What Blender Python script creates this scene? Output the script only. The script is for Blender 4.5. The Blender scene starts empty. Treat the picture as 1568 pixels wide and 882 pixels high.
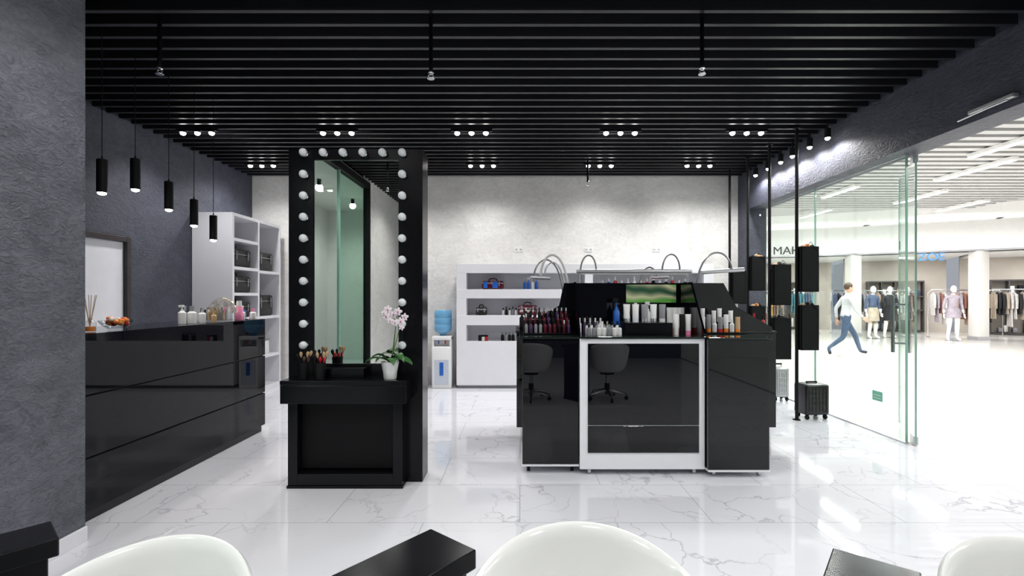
import bpy, bmesh, math, random
from mathutils import Vector, Matrix
random.seed(7)
scene = bpy.context.scene
try:
    scene.view_settings.view_transform = 'Standard'
    scene.view_settings.look = 'None'
except Exception: pass
scene.view_settings.exposure = 0.06

# ------------------------------------------------------------ materials
def newmat(name):
    m = bpy.data.materials.new(name); m.use_nodes = True
    nt = m.node_tree; b = nt.nodes.get('Principled BSDF')
    return m, nt, b
def mat(name, col, rough=0.5, metal=0.0, spec=0.5, coat=0.0, emit=None, es=0.0, var=0.0, vscale=8.0, bump=0.0, trans=0.0, alpha=1.0):
    m, nt, b = newmat(name)
    b.inputs['Base Color'].default_value = (*col, 1)
    b.inputs['Roughness'].default_value = rough
    b.inputs['Metallic'].default_value = metal
    b.inputs['Specular IOR Level'].default_value = spec
    b.inputs['Coat Weight'].default_value = coat
    b.inputs['Coat Roughness'].default_value = 0.03
    b.inputs['Transmission Weight'].default_value = trans
    b.inputs['Alpha'].default_value = alpha
    if emit:
        b.inputs['Emission Color'].default_value = (*emit, 1)
        b.inputs['Emission Strength'].default_value = es
    tc = nt.nodes.new('ShaderNodeTexCoord')
    nz = nt.nodes.new('ShaderNodeTexNoise'); nz.inputs['Scale'].default_value = vscale
    nz.inputs['Detail'].default_value = 6
    nt.links.new(tc.outputs['Object'], nz.inputs['Vector'])
    if var > 0:
        r = nt.nodes.new('ShaderNodeValToRGB')
        r.color_ramp.elements[0].position = 0.3; r.color_ramp.elements[1].position = 0.7
        r.color_ramp.elements[0].color = (*[max(0, c*(1-var)) for c in col], 1)
        r.color_ramp.elements[1].color = (*[min(1, c*(1+var)) for c in col], 1)
        nt.links.new(nz.outputs['Fac'], r.inputs['Fac'])
        nt.links.new(r.outputs['Color'], b.inputs['Base Color'])
    if bump > 0:
        bp = nt.nodes.new('ShaderNodeBump'); bp.inputs['Strength'].default_value = bump
        bp.inputs['Distance'].default_value = 0.02
        nt.links.new(nz.outputs['Fac'], bp.inputs['Height'])
        nt.links.new(bp.outputs['Normal'], b.inputs['Normal'])
    return m
def stucco(name, c1, c2, scale=2.2, rough=0.6, bump=0.35):
    m, nt, b = newmat(name)
    tc = nt.nodes.new('ShaderNodeTexCoord')
    mp = nt.nodes.new('ShaderNodeMapping'); nt.links.new(tc.outputs['Object'], mp.inputs['Vector'])
    mp.inputs['Rotation'].default_value = (0.5, 0.6, 0.4); mp.inputs['Scale'].default_value = (1, 1, 1.7)
    n1 = nt.nodes.new('ShaderNodeTexNoise'); n1.inputs['Scale'].default_value = scale
    n1.inputs['Detail'].default_value = 10; n1.inputs['Roughness'].default_value = 0.65; n1.inputs['Distortion'].default_value = 1.2
    n2 = nt.nodes.new('ShaderNodeTexNoise'); n2.inputs['Scale'].default_value = scale*7
    n2.inputs['Detail'].default_value = 8; n2.inputs['Distortion'].default_value = 2.0
    for n in (n1, n2): nt.links.new(mp.outputs['Vector'], n.inputs['Vector'])
    mx = nt.nodes.new('ShaderNodeMath'); mx.operation = 'MULTIPLY_ADD'
    nt.links.new(n2.outputs['Fac'], mx.inputs[0]); mx.inputs[1].default_value = 0.45
    m2 = nt.nodes.new('ShaderNodeMath'); m2.operation = 'MULTIPLY'; nt.links.new(n1.outputs['Fac'], m2.inputs[0]); m2.inputs[1].default_value = 0.55
    nt.links.new(m2.outputs[0], mx.inputs[2])
    r = nt.nodes.new('ShaderNodeValToRGB')
    r.color_ramp.elements[0].position = 0.36; r.color_ramp.elements[0].color = (*c1, 1)
    r.color_ramp.elements[1].position = 0.64; r.color_ramp.elements[1].color = (*c2, 1)
    nt.links.new(mx.outputs[0], r.inputs['Fac']); nt.links.new(r.outputs['Color'], b.inputs['Base Color'])
    bp = nt.nodes.new('ShaderNodeBump'); bp.inputs['Strength'].default_value = bump; bp.inputs['Distance'].default_value = 0.02
    nt.links.new(n2.outputs['Fac'], bp.inputs['Height']); nt.links.new(bp.outputs['Normal'], b.inputs['Normal'])
    b.inputs['Roughness'].default_value = rough
    return m
def marble(name):
    m, nt, b = newmat(name)
    N = nt.nodes.new; L = nt.links.new
    tc = N('ShaderNodeTexCoord')
    br = N('ShaderNodeTexBrick'); L(tc.outputs['Object'], br.inputs['Vector'])
    br.inputs['Scale'].default_value = 1.0; br.inputs['Brick Width'].default_value = 1.2; br.inputs['Row Height'].default_value = 0.6
    br.inputs['Mortar Size'].default_value = 0.0024; br.inputs['Mortar Smooth'].default_value = 0.1
    br.inputs['Color1'].default_value = (0.0, 0, 0, 1); br.inputs['Color2'].default_value = (1, 1, 1, 1); br.inputs['Mortar'].default_value = (0.5, 0.5, 0.5, 1)
    sc = N('ShaderNodeVectorMath'); sc.operation = 'MULTIPLY_ADD'
    L(br.outputs['Color'], sc.inputs[0]); sc.inputs[1].default_value = (5, 3, 7); L(tc.outputs['Object'], sc.inputs[2])
    nz = N('ShaderNodeTexNoise'); nz.inputs['Scale'].default_value = 1.8; nz.inputs['Detail'].default_value = 7
    L(sc.outputs[0], nz.inputs['Vector'])
    ds = N('ShaderNodeVectorMath'); ds.operation = 'MULTIPLY_ADD'
    L(nz.outputs['Color'], ds.inputs[0]); ds.inputs[1].default_value = (1.0, 1.0, 1.0); L(sc.outputs[0], ds.inputs[2])
    vo = N('ShaderNodeTexVoronoi'); vo.feature = 'DISTANCE_TO_EDGE'; vo.inputs['Scale'].default_value = 2.2
    L(ds.outputs[0], vo.inputs['Vector'])
    r = N('ShaderNodeValToRGB'); r.color_ramp.elements[0].position = 0.0; r.color_ramp.elements[0].color = (1, 1, 1, 1)
    r.color_ramp.elements[1].position = 0.022; r.color_ramp.elements[1].color = (0, 0, 0, 1)
    L(vo.outputs['Distance'], r.inputs['Fac'])
    n2 = N('ShaderNodeTexNoise'); n2.inputs['Scale'].default_value = 1.3; n2.inputs['Detail'].default_value = 3; L(sc.outputs[0], n2.inputs['Vector'])
    r2 = N('ShaderNodeValToRGB'); r2.color_ramp.elements[0].position = 0.40; r2.color_ramp.elements[1].position = 0.62
    L(n2.outputs['Fac'], r2.inputs['Fac'])
    mu = N('ShaderNodeMath'); mu.operation = 'MULTIPLY'; L(r.outputs['Color'], mu.inputs[0]); L(r2.outputs['Color'], mu.inputs[1])
    m3 = N('ShaderNodeMath'); m3.operation = 'MULTIPLY'; L(mu.outputs[0], m3.inputs[0]); m3.inputs[1].default_value = 0.62
    mix = N('ShaderNodeMixRGB'); L(m3.outputs[0], mix.inputs['Fac'])
    mix.inputs['Color1'].default_value = (0.70, 0.70, 0.745, 1); mix.inputs['Color2'].default_value = (0.27, 0.27, 0.31, 1)
    mix2 = N('ShaderNodeMixRGB'); L(br.outputs['Fac'], mix2.inputs['Fac']); L(mix.outputs[0], mix2.inputs['Color1'])
    mix2.inputs['Color2'].default_value = (0.38, 0.38, 0.42, 1)
    L(mix2.outputs[0], b.inputs['Base Color'])
    b.inputs['Roughness'].default_value = 0.03
    b.inputs['Specular IOR Level'].default_value = 0.7
    return m
def glassmat(name, tint=(0.86, 0.95, 0.91), rough=0.0, base=0.03, k=0.75):
    m = bpy.data.materials.new(name); m.use_nodes = True; nt = m.node_tree; nt.nodes.clear()
    o = nt.nodes.new('ShaderNodeOutputMaterial'); t = nt.nodes.new('ShaderNodeBsdfTransparent'); g = nt.nodes.new('ShaderNodeBsdfGlossy')
    lw = nt.nodes.new('ShaderNodeLayerWeight'); lw.inputs['Blend'].default_value = 0.5
    p = nt.nodes.new('ShaderNodeMath'); p.operation = 'POWER'; nt.links.new(lw.outputs['Facing'], p.inputs[0]); p.inputs[1].default_value = 4.5
    q = nt.nodes.new('ShaderNodeMath'); q.operation = 'MULTIPLY_ADD'; nt.links.new(p.outputs[0], q.inputs[0]); q.inputs[1].default_value = k; q.inputs[2].default_value = base
    mx = nt.nodes.new('ShaderNodeMixShader')
    t.inputs['Color'].default_value = (*tint, 1); g.inputs['Roughness'].default_value = rough; g.inputs['Color'].default_value = (.9, .95, .93, 1)
    nt.links.new(q.outputs[0], mx.inputs[0]); nt.links.new(t.outputs[0], mx.inputs[1]); nt.links.new(g.outputs[0], mx.inputs[2])
    nt.links.new(mx.outputs[0], o.inputs[0]); return m

DARK = stucco('stucco_dark', (0.032, 0.035, 0.052), (0.074, 0.079, 0.110), scale=2.0, bump=0.5)
GREYP = stucco('stucco_pillar', (0.066, 0.070, 0.089), (0.148, 0.153, 0.182), scale=2.6, bump=0.9)
BEIGE = stucco('stucco_beige', (0.63, 0.62, 0.60), (0.82, 0.81, 0.79), scale=1.1, bump=0.18)
WALLW = mat('wall_white', (0.72, 0.73, 0.71), 0.7, var=0.04)
FLOOR = marble('marble_tiles')
MFLOOR = mat('mall_floor_polished', (0.78, 0.755, 0.71), 0.12, var=0.03, vscale=0.6)
SLAT = mat('slat_black', (0.015, 0.015, 0.019), 0.38, spec=.4, var=0.1)
SOFF = mat('soffit_black', (0.003, 0.003, 0.004), 0.9, spec=.1)
BG = mat('black_gloss', (0.002, 0.002, 0.004), 0.015, spec=0.22, var=0.05)
BGI = mat('black_gloss_island', (0.002, 0.002, 0.004), 0.015, spec=0.5, var=0.05)
BS = mat('black_satin', (0.003, 0.003, 0.0045), 0.2, spec=0.28, var=0.1)
BM = mat('black_matte', (0.005, 0.005, 0.006), 0.55, spec=0.2, var=0.1)
GROOVE = mat('groove', (0.03, 0.03, 0.035), 0.4, metal=0.6)
WL = mat('white_laminate', (0.80, 0.80, 0.84), 0.3, var=0.01)
WG = mat('white_gloss_shell', (0.82, 0.82, 0.81), 0.12, spec=0.6, var=0.01)
CHR = mat('chrome', (0.75, 0.75, 0.77), 0.15, metal=1.0)
STEEL = mat('steel_dark', (0.28, 0.28, 0.29), 0.3, metal=.8)
ALU = mat('aluminium', (0.62, 0.62, 0.65), 0.35, metal=0.8)
MIR = mat('mirror_silver', (0.86, 0.87, 0.86), 0.0, metal=1.0)
GL = glassmat('glass_clear', (0.93, 0.972, 0.953))
GLG = glassmat('glass_green', (0.68, 0.82, 0.75), rough=0.02)
GLN = glassmat('glass_neutral', (0.84, 0.89, 0.86), rough=0.02)
GEDGE = mat('glass_edge', (0.30, 0.50, 0.42), 0.2, var=0.05)
CG = glassmat('clear_acrylic', (0.9, 0.92, 0.93), base=.06)
BULB = mat('bulb_opal', (0.75, 0.78, 0.80), 0.12, spec=0.7, var=0.02)
LED = mat('led_emitter', (1, 1, 1), 0.4, emit=(1, 0.98, 0.95), es=30)
STRIP = mat('strip_emitter', (1, 1, 1), 0.4, emit=(1, 0.99, 0.96), es=8)
FRM = mat('frame_brown', (0.03, 0.022, 0.025), 0.35, var=0.2)
DOORP = mat('doorway_room_light', (0.86, 0.86, 0.92), 0.35, var=0.02)  # pale lilac paints in the light of the room beyond the doorway
GREEN = mat('leaf_green', (0.035, 0.13, 0.03), 0.35, var=0.3)
STEM = mat('stem_green', (0.08, 0.15, 0.04), 0.5)
PET = mat('petal_white', (0.80, 0.74, 0.77), 0.5, var=0.04)
PINK = mat('petal_pink', (0.55, 0.10, 0.28), 0.5)
POT = mat('pot_ceramic', (0.80, 0.80, 0.80), 0.2)
RED = mat('red_item', (0.55, 0.02, 0.03), 0.3, var=0.1)
DRED = mat('dark_red', (0.10, 0.008, 0.02), 0.15)
BLUE = mat('blue_item', (0.02, 0.12, 0.5), 0.25, var=0.1)
PURP = mat('purple_item', (0.06, 0.025, 0.10), 0.3)
PKI = mat('pink_item', (0.85, 0.25, 0.45), 0.3)
ORG = mat('orange_item', (0.8, 0.25, 0.04), 0.35, var=0.2)
WHI = mat('white_plastic', (0.80, 0.80, 0.80), 0.3)
GREYI = mat('grey_item', (0.25, 0.25, 0.27), 0.4)
TAN = mat('tan_item', (0.5, 0.33, 0.18), 0.6, var=0.2)
WATER = mat('bottle_blue', (0.22, 0.55, 0.85), 0.08, trans=0.35, var=0.05)
BRS = mat('bristle', (0.10, 0.06, 0.04), 0.8, var=0.2)
LEATH = mat('black_leather', (0.010, 0.009, 0.010), 0.4, bump=0.4, vscale=60)
GOLD = mat('gold_trim', (0.8, 0.6, 0.3), 0.25, metal=1)
SKIN = mat('skin', (0.55, 0.33, 0.24), 0.5, var=0.05)
JEAN = mat('denim', (0.05, 0.08, 0.14), 0.8, var=0.25, vscale=30)
SHIRT = mat('shirt_grey', (0.50, 0.50, 0.52), 0.8, var=0.06)
HAIR = mat('hair_brown', (0.06, 0.035, 0.02), 0.6, var=0.3, vscale=40)
MANQ = mat('mannequin_white', (0.82, 0.82, 0.80), 0.3)

# ------------------------------------------------------------ mesh builder
class O:
    def __init__(s, name, T=None):
        s.name = name; s.bm = bmesh.new(); s.mats = []; s.T = T
    def mi(s, m):
        if m not in s.mats: s.mats.append(m)
        return s.mats.index(m)
    def add(s, b, m, smooth=False, T=None, keep=False):
        if T is not None: bmesh.ops.transform(b, matrix=T, verts=b.verts)
        if not keep:
            i = s.mi(m)
            for f in b.faces: f.material_index = i
        for f in b.faces: f.smooth = smooth
        me = bpy.data.meshes.new('tmp'); b.to_mesh(me); b.free()
        s.bm.from_mesh(me); bpy.data.meshes.remove(me)
    def box(s, x0, x1, y0, y1, z0, z1, m, bev=0.0, T=None, seg=2):
        b = bmesh.new(); bmesh.ops.create_cube(b, size=1.0)
        for v in b.verts:
            v.co = Vector(((x0+x1)/2+v.co.x*(x1-x0), (y0+y1)/2+v.co.y*(y1-y0), (z0+z1)/2+v.co.z*(z1-z0)))
        if bev > 0: bmesh.ops.bevel(b, geom=b.edges[:], offset=bev, segments=seg, profile=0.5, affect='EDGES')
        s.add(b, m, bev > 0.008, T)
    def lathe(s, prof, c, m, seg=24, T=None, axis=None):
        b = bmesh.new(); rings = []
        for r, z in prof:
            if r < 1e-5: rings.append([b.verts.new((0, 0, z))])
            else: rings.append([b.verts.new((r*math.cos(2*math.pi*i/seg), r*math.sin(2*math.pi*i/seg), z)) for i in range(seg)])
        for a, d in zip(rings[:-1], rings[1:]):
            for i in range(seg):
                j = (i+1) % seg
                if len(a) == 1 and len(d) == 1: continue
                if len(a) == 1: b.faces.new((a[0], d[i], d[j]))
                elif len(d) == 1: b.faces.new((a[i], a[j], d[0]))
                else: b.faces.new((a[i], a[j], d[j], d[i]))
        for e in (rings[0], rings[-1]):
            if len(e) > 2:
                try: b.faces.new(e)
                except Exception: pass
        bmesh.ops.recalc_face_normals(b, faces=b.faces)
        M = Matrix.Translation(Vector(c))
        if axis is not None:
            M = M @ Vector((0, 0, 1)).rotation_difference(Vector(axis)).to_matrix().to_4x4()
        if T is not None: M = T @ M
        s.add(b, m, True, M)
    def cyl(s, p0, p1, r, m, r2=None, seg=16, T=None):
        p0 = Vector(p0); p1 = Vector(p1); h = (p1-p0).length
        s.lathe([(r, 0), (r if r2 is None else r2, h)], p0, m, seg, T, axis=(p1-p0))
    def sph(s, c, r, m, T=None, seg=16, rot=None):
        b = bmesh.new(); bmesh.ops.create_uvsphere(b, u_segments=seg, v_segments=max(6, seg//2+2), radius=1.0)
        if not hasattr(r, '__len__'): r = (r, r, r)
        M = Matrix.Translation(Vector(c))
        if rot is not None: M = M @ rot.to_4x4()
        M = M @ Matrix.Diagonal((*r, 1))
        if T is not None: M = T @ M
        s.add(b, m, True, M)
    def tube(s, pts, r, m, seg=8, T=None, flat=1.0):
        pts = [Vector(p) for p in pts]; n = len(pts)
        rs = r if hasattr(r, '__len__') else [r]*n
        b = bmesh.new(); rings = []; prev = None
        for i, p in enumerate(pts):
            t = (pts[min(i+1, n-1)]-pts[max(i-1, 0)]).normalized()
            if prev is None:
                a = Vector((0, 0, 1)) if abs(t.z) < 0.9 else Vector((1, 0, 0))
                u = t.cross(a).normalized()
            else:
                u = (prev - t*prev.dot(t)).normalized()
            prev = u; w = t.cross(u)
            rings.append([b.verts.new(p+rs[i]*(math.cos(2*math.pi*k/seg)*u+flat*math.sin(2*math.pi*k/seg)*w)) for k in range(seg)])
        for a, d in zip(rings[:-1], rings[1:]):
            for k in range(seg): b.faces.new((a[k], a[(k+1) % seg], d[(k+1) % seg], d[k]))
        b.faces.new(rings[0]); b.faces.new(rings[-1])
        bmesh.ops.recalc_face_normals(b, faces=b.faces)
        s.add(b, m, True, T)
    def prism(s, poly, axis, a0, a1, m, T=None):
        b = bmesh.new()
        def P(q, a):
            return {'x': (a, q[0], q[1]), 'y': (q[0], a, q[1]), 'z': (q[0], q[1], a)}[axis]
        A = [b.verts.new(P(q, a0)) for q in poly]; B = [b.verts.new(P(q, a1)) for q in poly]
        b.faces.new(A); b.faces.new(B); n = len(poly)
        for i in range(n): b.faces.new((A[i], A[(i+1) % n], B[(i+1) % n], B[i]))
        bmesh.ops.recalc_face_normals(b, faces=b.faces)
        s.add(b, m, False, T)
    def grid(s, rows, m, T=None, closed=False, solid=0.0, sub=0):
        me = bpy.data.meshes.new('g'); nr = len(rows); nc = len(rows[0])
        vs = [tuple(p) for r in rows for p in r]; fs = []
        for i in range(nr-1):
            for j in range(nc if closed else nc-1):
                k = (j+1) % nc
                fs.append((i*nc+j, i*nc+k, (i+1)*nc+k, (i+1)*nc+j))
        me.from_pydata(vs, [], fs)
        ob = bpy.data.objects.new('g', me); scene.collection.objects.link(ob)
        if solid: 
            md = ob.modifiers.new('s', 'SOLIDIFY'); md.thickness = solid; md.offset = 0
        if sub:
            md = ob.modifiers.new('u', 'SUBSURF'); md.levels = sub; md.render_levels = sub
        dg = bpy.context.evaluated_depsgraph_get(); ev = ob.evaluated_get(dg).to_mesh()
        b = bmesh.new(); b.from_mesh(ev); ob.evaluated_get(dg).to_mesh_clear()
        bpy.data.objects.remove(ob); bpy.data.meshes.remove(me)
        bmesh.ops.recalc_face_normals(b, faces=b.faces)
        s.add(b, m, True, T)
    def done(s, loc=None):
        for e in s.bm.edges:
            if len(e.link_faces) == 2 and e.calc_face_angle(0) > 0.7: e.smooth = False
        me = bpy.data.meshes.new(s.name); 
        xs = [v.co.x for v in s.bm.verts]; ys = [v.co.y for v in s.bm.verts]; zs = [v.co.z for v in s.bm.verts]
        c = Vector(((min(xs)+max(xs))/2, (min(ys)+max(ys))/2, min(zs)))
        if s.name.startswith(('wall', 'floor', 'ceiling')): c = Vector((0, 0, 0))
        bmesh.ops.translate(s.bm, vec=-c, verts=s.bm.verts)
        s.bm.to_mesh(me); s.bm.free()
        for m in s.mats: me.materials.append(m)
        ob = bpy.data.objects.new(s.name, me); scene.collection.objects.link(ob)
        ob.location = c
        if s.T is not None: ob.matrix_world = s.T @ Matrix.Translation(c)
        return ob
def TR(x, y, z=0, rz=0): return Matrix.Translation((x, y, z)) @ Matrix.Rotation(rz, 4, 'Z')
def spot(name, loc, power, size=120, blend=0.6, rad=0.06, col=(1, 0.985, 0.97), rot=(0, 0, 0)):
    l = bpy.data.lights.new(name, 'SPOT'); l.energy = power; l.spot_size = math.radians(size); l.spot_blend = blend
    l.shadow_soft_size = rad; l.color = col
    o = bpy.data.objects.new(name, l); o.location = loc; o.rotation_euler = rot; scene.collection.objects.link(o); return o
def area(name, loc, power, sx, sy, rot=(0, 0, 0), col=(1, 1, 1)):
    l = bpy.data.lights.new(name, 'AREA'); l.shape = 'RECTANGLE'; l.size = sx; l.size_y = sy; l.energy = power; l.color = col
    o = bpy.data.objects.new(name, l); o.location = loc; o.rotation_euler = rot; scene.collection.objects.link(o); return o

XL, XR, YB, ZC = -4.32, 3.52, 7.8, 3.33
# ------------------------------------------------------------ shell
o = O('floor'); o.box(-4.6, 3.7, -3.7, 8.0, -0.1, 0.0, FLOOR); o.done()
o = O('floor_mall'); o.box(3.7, 30, -3.7, 27, -0.1, 0.0, MFLOOR); o.box(3.0, 3.7, 8.0, 27, -0.1, 0.0, MFLOOR); o.done()
o = O('wall_back'); o.box(-4.5, 3.75, YB, YB+0.2, 0, 3.7, BEIGE); o.done()
o = O('wall_left'); o.box(XL-0.18, XL, 2.78, 4.29, 0, 3.7, DARK); o.box(XL-0.18, XL, 5.35, YB, 0, 3.7, DARK); o.box(XL-0.18, XL, 4.29, 5.35, 2.07, 3.7, DARK); o.done()
o = O('wall_left_pillar'); o.box(-4.5, -2.5, 2.3, 2.78, 0, 3.7, GREYP); o.box(-2.62, -2.5, 1.6, 2.3, 0, 3.7, GREYP); o.done()
o = O('wall_left_corridor'); o.box(-4.5, -4.32, -3.5, 2.3, 0, 3.7, WALLW); o.box(-2.62, -2.5, -3.5, -0.75, 0, 3.7, BEIGE); o.done()
o = O('wall_front'); o.box(-2.56, 3.7, -3.7, -3.5, 0, 3.7, DARK); o.box(-4.5, -2.56, -3.7, -3.5, 0, 3.7, WALLW); o.done()
o = O('baseboard_left'); o.box(-2.5, -2.485, 1.6, 2.78, 0, 0.085, WL, 0.003); o.box(-2.5, -2.485, -3.5, -0.75, 0, 0.085, WL, 0.003); o.done()
o = O('baseboard_back'); o.box(-3.76, -1.95, YB-0.015, YB, 0, 0.08, WL, 0.003); o.box(3.0, 3.52, YB-0.015, YB, 0, 0.08, WL, 0.003); o.done()
o = O('wall_right')
o.box(XR, 3.8, -3.5, YB, 2.76, 3.7, DARK); o.box(XR, 3.8, 7.45, YB, 0, 2.76, DARK); o.done()
o = O('ceiling')
o.box(-4.5, 3.8, -3.7, 8.0, 3.7, 3.8, SOFF)
y = 3.268 - 0.163*40
while y < 7.78:
    if y > -3.45: o.box(XL if y > 2.0 else -2.5, XR, y-0.017, y+0.017, 3.33, 3.44, SLAT)
    y += 0.163
for x in (-1.9, -0.2, 1.5, 3.0): o.box(x-0.02, x+0.02, -3.5, 7.8, 3.44, 3.5, SOFF)
o.box(-4.32, -2.62, -3.5, 2.3, 3.34, 3.40, WALLW)
o.done()

# left doorway
o = O('door_1')
o.box(XL-0.02, XL+0.03, 4.30, 4.36, 0, 2.06, FRM, 0.004); o.box(XL-0.02, XL+0.03, 5.28, 5.34, 0, 2.06, FRM, 0.004); o.box(XL-0.02, XL+0.03, 4.36, 5.28, 2.0, 2.06, FRM, 0.004)
o.box(XL-0.05, XL-0.01, 4.36, 5.28, 0.01, 2.0, DOORP, 0.004)
o.cyl((XL-0.01, 4.43, 1.0), (XL+0.05, 4.43, 1.0), 0.012, CHR); o.cyl((XL+0.05, 4.43, 1.0), (XL+0.05, 4.55, 1.0), 0.01, CHR)
o.done()

# glazed shopfront on the right
panes = [(6.05, 7.44), (4.62, 6.04)]
for i, (a, b_) in enumerate(panes):
    o = O('window_%d' % (i+1)); o.box(3.694, 3.706, a, b_, 0.012, 2.755, GL)
    o.box(3.69, 3.71, a, a+0.008, 0.012, 2.755, GEDGE)
    o.box(3.68, 3.72, a, b_, 0, 0.012, ALU); o.done()
o = O('window_3'); o.box(3.694, 3.706, -3.49, 2.6, 0.012, 2.755, GL); o.box(3.68, 3.72, -3.49, 2.6, 0, 0.012, ALU); o.box(3.69, 3.71, 2.59, 2.6, 0.012, 2.755, GEDGE); o.done()
o = O('window_4'); o.box(-2.57, -2.55, -0.68, 0.50, 0.05, 3.2, GLG); o.box(-2.57, -2.55, .53, 1.59, 0.05, 3.2, GLN); o.box(-2.58, -2.54, 0.5, 0.53, 0.05, 3.2, GEDGE)
o.box(-2.6, -2.5, -0.75, -0.68, 0, 3.3, BM); o.box(-2.6, -2.5, -0.68, 1.6, 3.2, 3.3, BM); o.done()
T = TR(3.72, 4.54, 0, math.atan2(0.80, 0.47))
o = O('door_2', None)
o.box(0, 0.9, -0.006, 0.006, 0.02, 2.70, GL, T=T); o.box(-0.004, 0.006, -0.008, 0.008, 0.02, 2.70, GEDGE, T=T); o.box(0.894, 0.904, -0.008, 0.008, 0.02, 2.70, GEDGE, T=T)
o.box(0.0, 0.16, -0.02, 0.02, 0.01, 0.09, ALU, 0.004, T=T); o.box(0.0, 0.16, -0.02, 0.02, 2.66, 2.74, ALU, 0.004, T=T)
for sgn in (-1, 1):
    o.cyl((0.80, sgn*0.07, 0.80), (0.80, sgn*0.07, 1.42), 0.018, STEEL, T=T)
    for z in (0.9, 1.32): o.cyl((0.80, 0, z), (0.80, sgn*0.07, z), 0.011, STEEL, T=T)
o.done()
o = O('window_sticker'); o.box(3.69, 3.6935, 4.92, 5.06, .33, .43, mat('sticker_green', (0.18, 0.50, 0.36), 0.4), .001); o.box(3.6885, 3.69, 4.94, 5.04, .355, .36, WHI); o.box(3.6885, 3.69, 4.94, 5.04, .385, .39, WHI); o.done()
o = O('door_closer'); o.box(3.47, 3.517, 3.40, 3.75, 2.81, 2.845, ALU, 0.008); o.tube([(3.48, 3.45, 2.81), (3.45, 3.58, 2.795), (3.49, 3.85, 2.80)], 0.007, ALU); o.done()

# ------------------------------------------------------------ spot fixtures
def cluster(x, y, n=3, light=True, p=110, size=130):
    o = O('ceiling_spotlight')
    o.box(x-0.24, x+0.24, y-0.02, y+0.02, 3.305, 3.329, BM, 0.004)
    for i in range(3):
        xx = x+(i-1)*0.165
        o.lathe([(0.028, 0), (0.037, 0.004), (0.037, 0.014)], (xx, y, 3.292), BM, 20)
        o.sph((xx, y, 3.288), (.030, .030, .026), LED, seg=16)
    o.done()
    if light: spot('spot_lamp', (x, y, 3.25), p, size, 0.8, 0.10)
for x in (-3.71, -2.1, -0.556, 1.157, 2.61): cluster(x, 5.56, p=75)
for x in (-3.71, -2.1, -0.543, 1.15, 2.57): cluster(x, 6.95, p=70, size=150)
for y in (2.5, 0.8, -1.2):
    for x in (-1.6, 0.2, 2.2): cluster(x, y, p=72, size=150)
for Y in (5.34, 5.67, 6.03, 6.30, 6.62, 6.97):
    o = O('downlight'); o.lathe([(0.025, 0), (0.032, 0.003), (0.032, 0.10)], (3.40, Y, 3.16), BM, 16)
    o.sph((3.40, Y, 3.158), (.026, .026, .024), LED, seg=14); o.cyl((3.40, Y, 3.26), (3.40, Y, 3.33), 0.008, BM); o.done()
    spot('downlight_lamp', (3.40, Y, 3.125), 18, 165, 0.5, 0.03)
for x, y, zb in ((-2.46, 3.30, 2.98), (-0.607, 3.30, 2.95), (1.244, 3.30, 2.98), (0.956, 6.8, 3.03), (-1.9, 0.4, 2.98)):
    o = O('fire_sprinkler'); o.cyl((x, y, zb), (x, y, 3.328), 0.014, BS, seg=12)
    o.lathe([(0.014, 0), (0.02, -0.012), (0.02, -0.02), (0.009, -0.03)], (x, y, zb), CHR, 12)
    o.tube([(x-0.007, y, zb-0.025), (x-0.018, y, zb-0.04), (x-0.003, y, zb-0.055)], 0.003, CHR); o.tube([(x+0.007, y, zb-0.025), (x+0.018, y, zb-0.04), (x+0.003, y, zb-0.055)], 0.003, CHR)
    o.lathe([(0.0, 0), (0.024, 0), (0.026, 0.003), (0, 0.004)], (x, y, zb-0.06), CHR, 12); o.done()
for y, zt in ((3.47, 2.39), (3.77, 2.48), (4.13, 2.388), (4.45, 2.30), (4.73, 2.20)):
    x = -3.0; o = O('pendant_lamp')
    o.cyl((x, y, zt), (x, y, 3.33), 0.0028, BM, seg=8)
    o.lathe([(0.028, 0.0), (0.033, 0.0), (0.033, 0.236), (0.028, 0.24), (0.006, 0.24), (0.006, 0.26), (0.0, 0.26)], (x, y, zt-0.24), BM, 24)
    o.sph((x, y, zt-.242), (.027, .027, .016), LED, seg=16)
    o.done()
    spot('pendant_bulb', (x, y, zt-0.27), 9, 110, 0.8, 0.03, (1, 0.93, 0.85))

# ------------------------------------------------------------ reception counter
o = O('reception_counter')
o.box(-3.30, -2.70, 2.80, 5.05, 0.0, 0.07, GROOVE)
o.box(-3.28, -2.695, 2.79, 5.07, 0.06, 1.13, BM)
for z0, z1 in ((0.065, 0.395), (0.405, 0.785), (0.795, 1.172)):
    o.box(-2.70, -2.68, 2.785, 5.085, z0, z1, BG, 0.002)
    o.box(-3.30, -2.70, 5.065, 5.085, z0, z1, BG, 0.002)
o.box(-3.30, -2.70, 2.785, 5.065, 1.13, 1.172, BG, 0.002)
o.done()
zc = 1.1735
o = O('reed_diffuser'); o.lathe([(0, 0), (0.03, 0), (0.033, 0.01), (0.033, 0.06), (0.012, 0.075), (0.012, 0.09)], (-2.82, 3.17, zc), CG, 20)
o.lathe([(0, 0), (0.029, 0), (0.029, 0.03), (0, 0.03)], (-2.82, 3.17, zc+0.004), ORG, 16)
for i in range(6):
    a = i*1.05; o.cyl((-2.82, 3.17, zc+0.03), (-2.82+0.035*math.cos(a), 3.17+0.035*math.sin(a), zc+0.24), 0.002, TAN, seg=6)
o.done()
o = O('glass_vase'); o.lathe([(0, 0), (0.035, 0), (0.03, 0.03), (0.045, 0.14), (0.05, 0.26), (0.047, 0.26), (0.042, 0.14), (0.027, 0.03), (0, 0.01)], (-2.95, 3.2, zc), CG, 20)
for i in range(7): o.cyl((-2.95, 3.2, zc+0.02), (-2.95+0.04*math.cos(i), 3.2+0.04*math.sin(i), zc+0.28), 0.0025, WHI, seg=6)
o.done()
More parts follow.
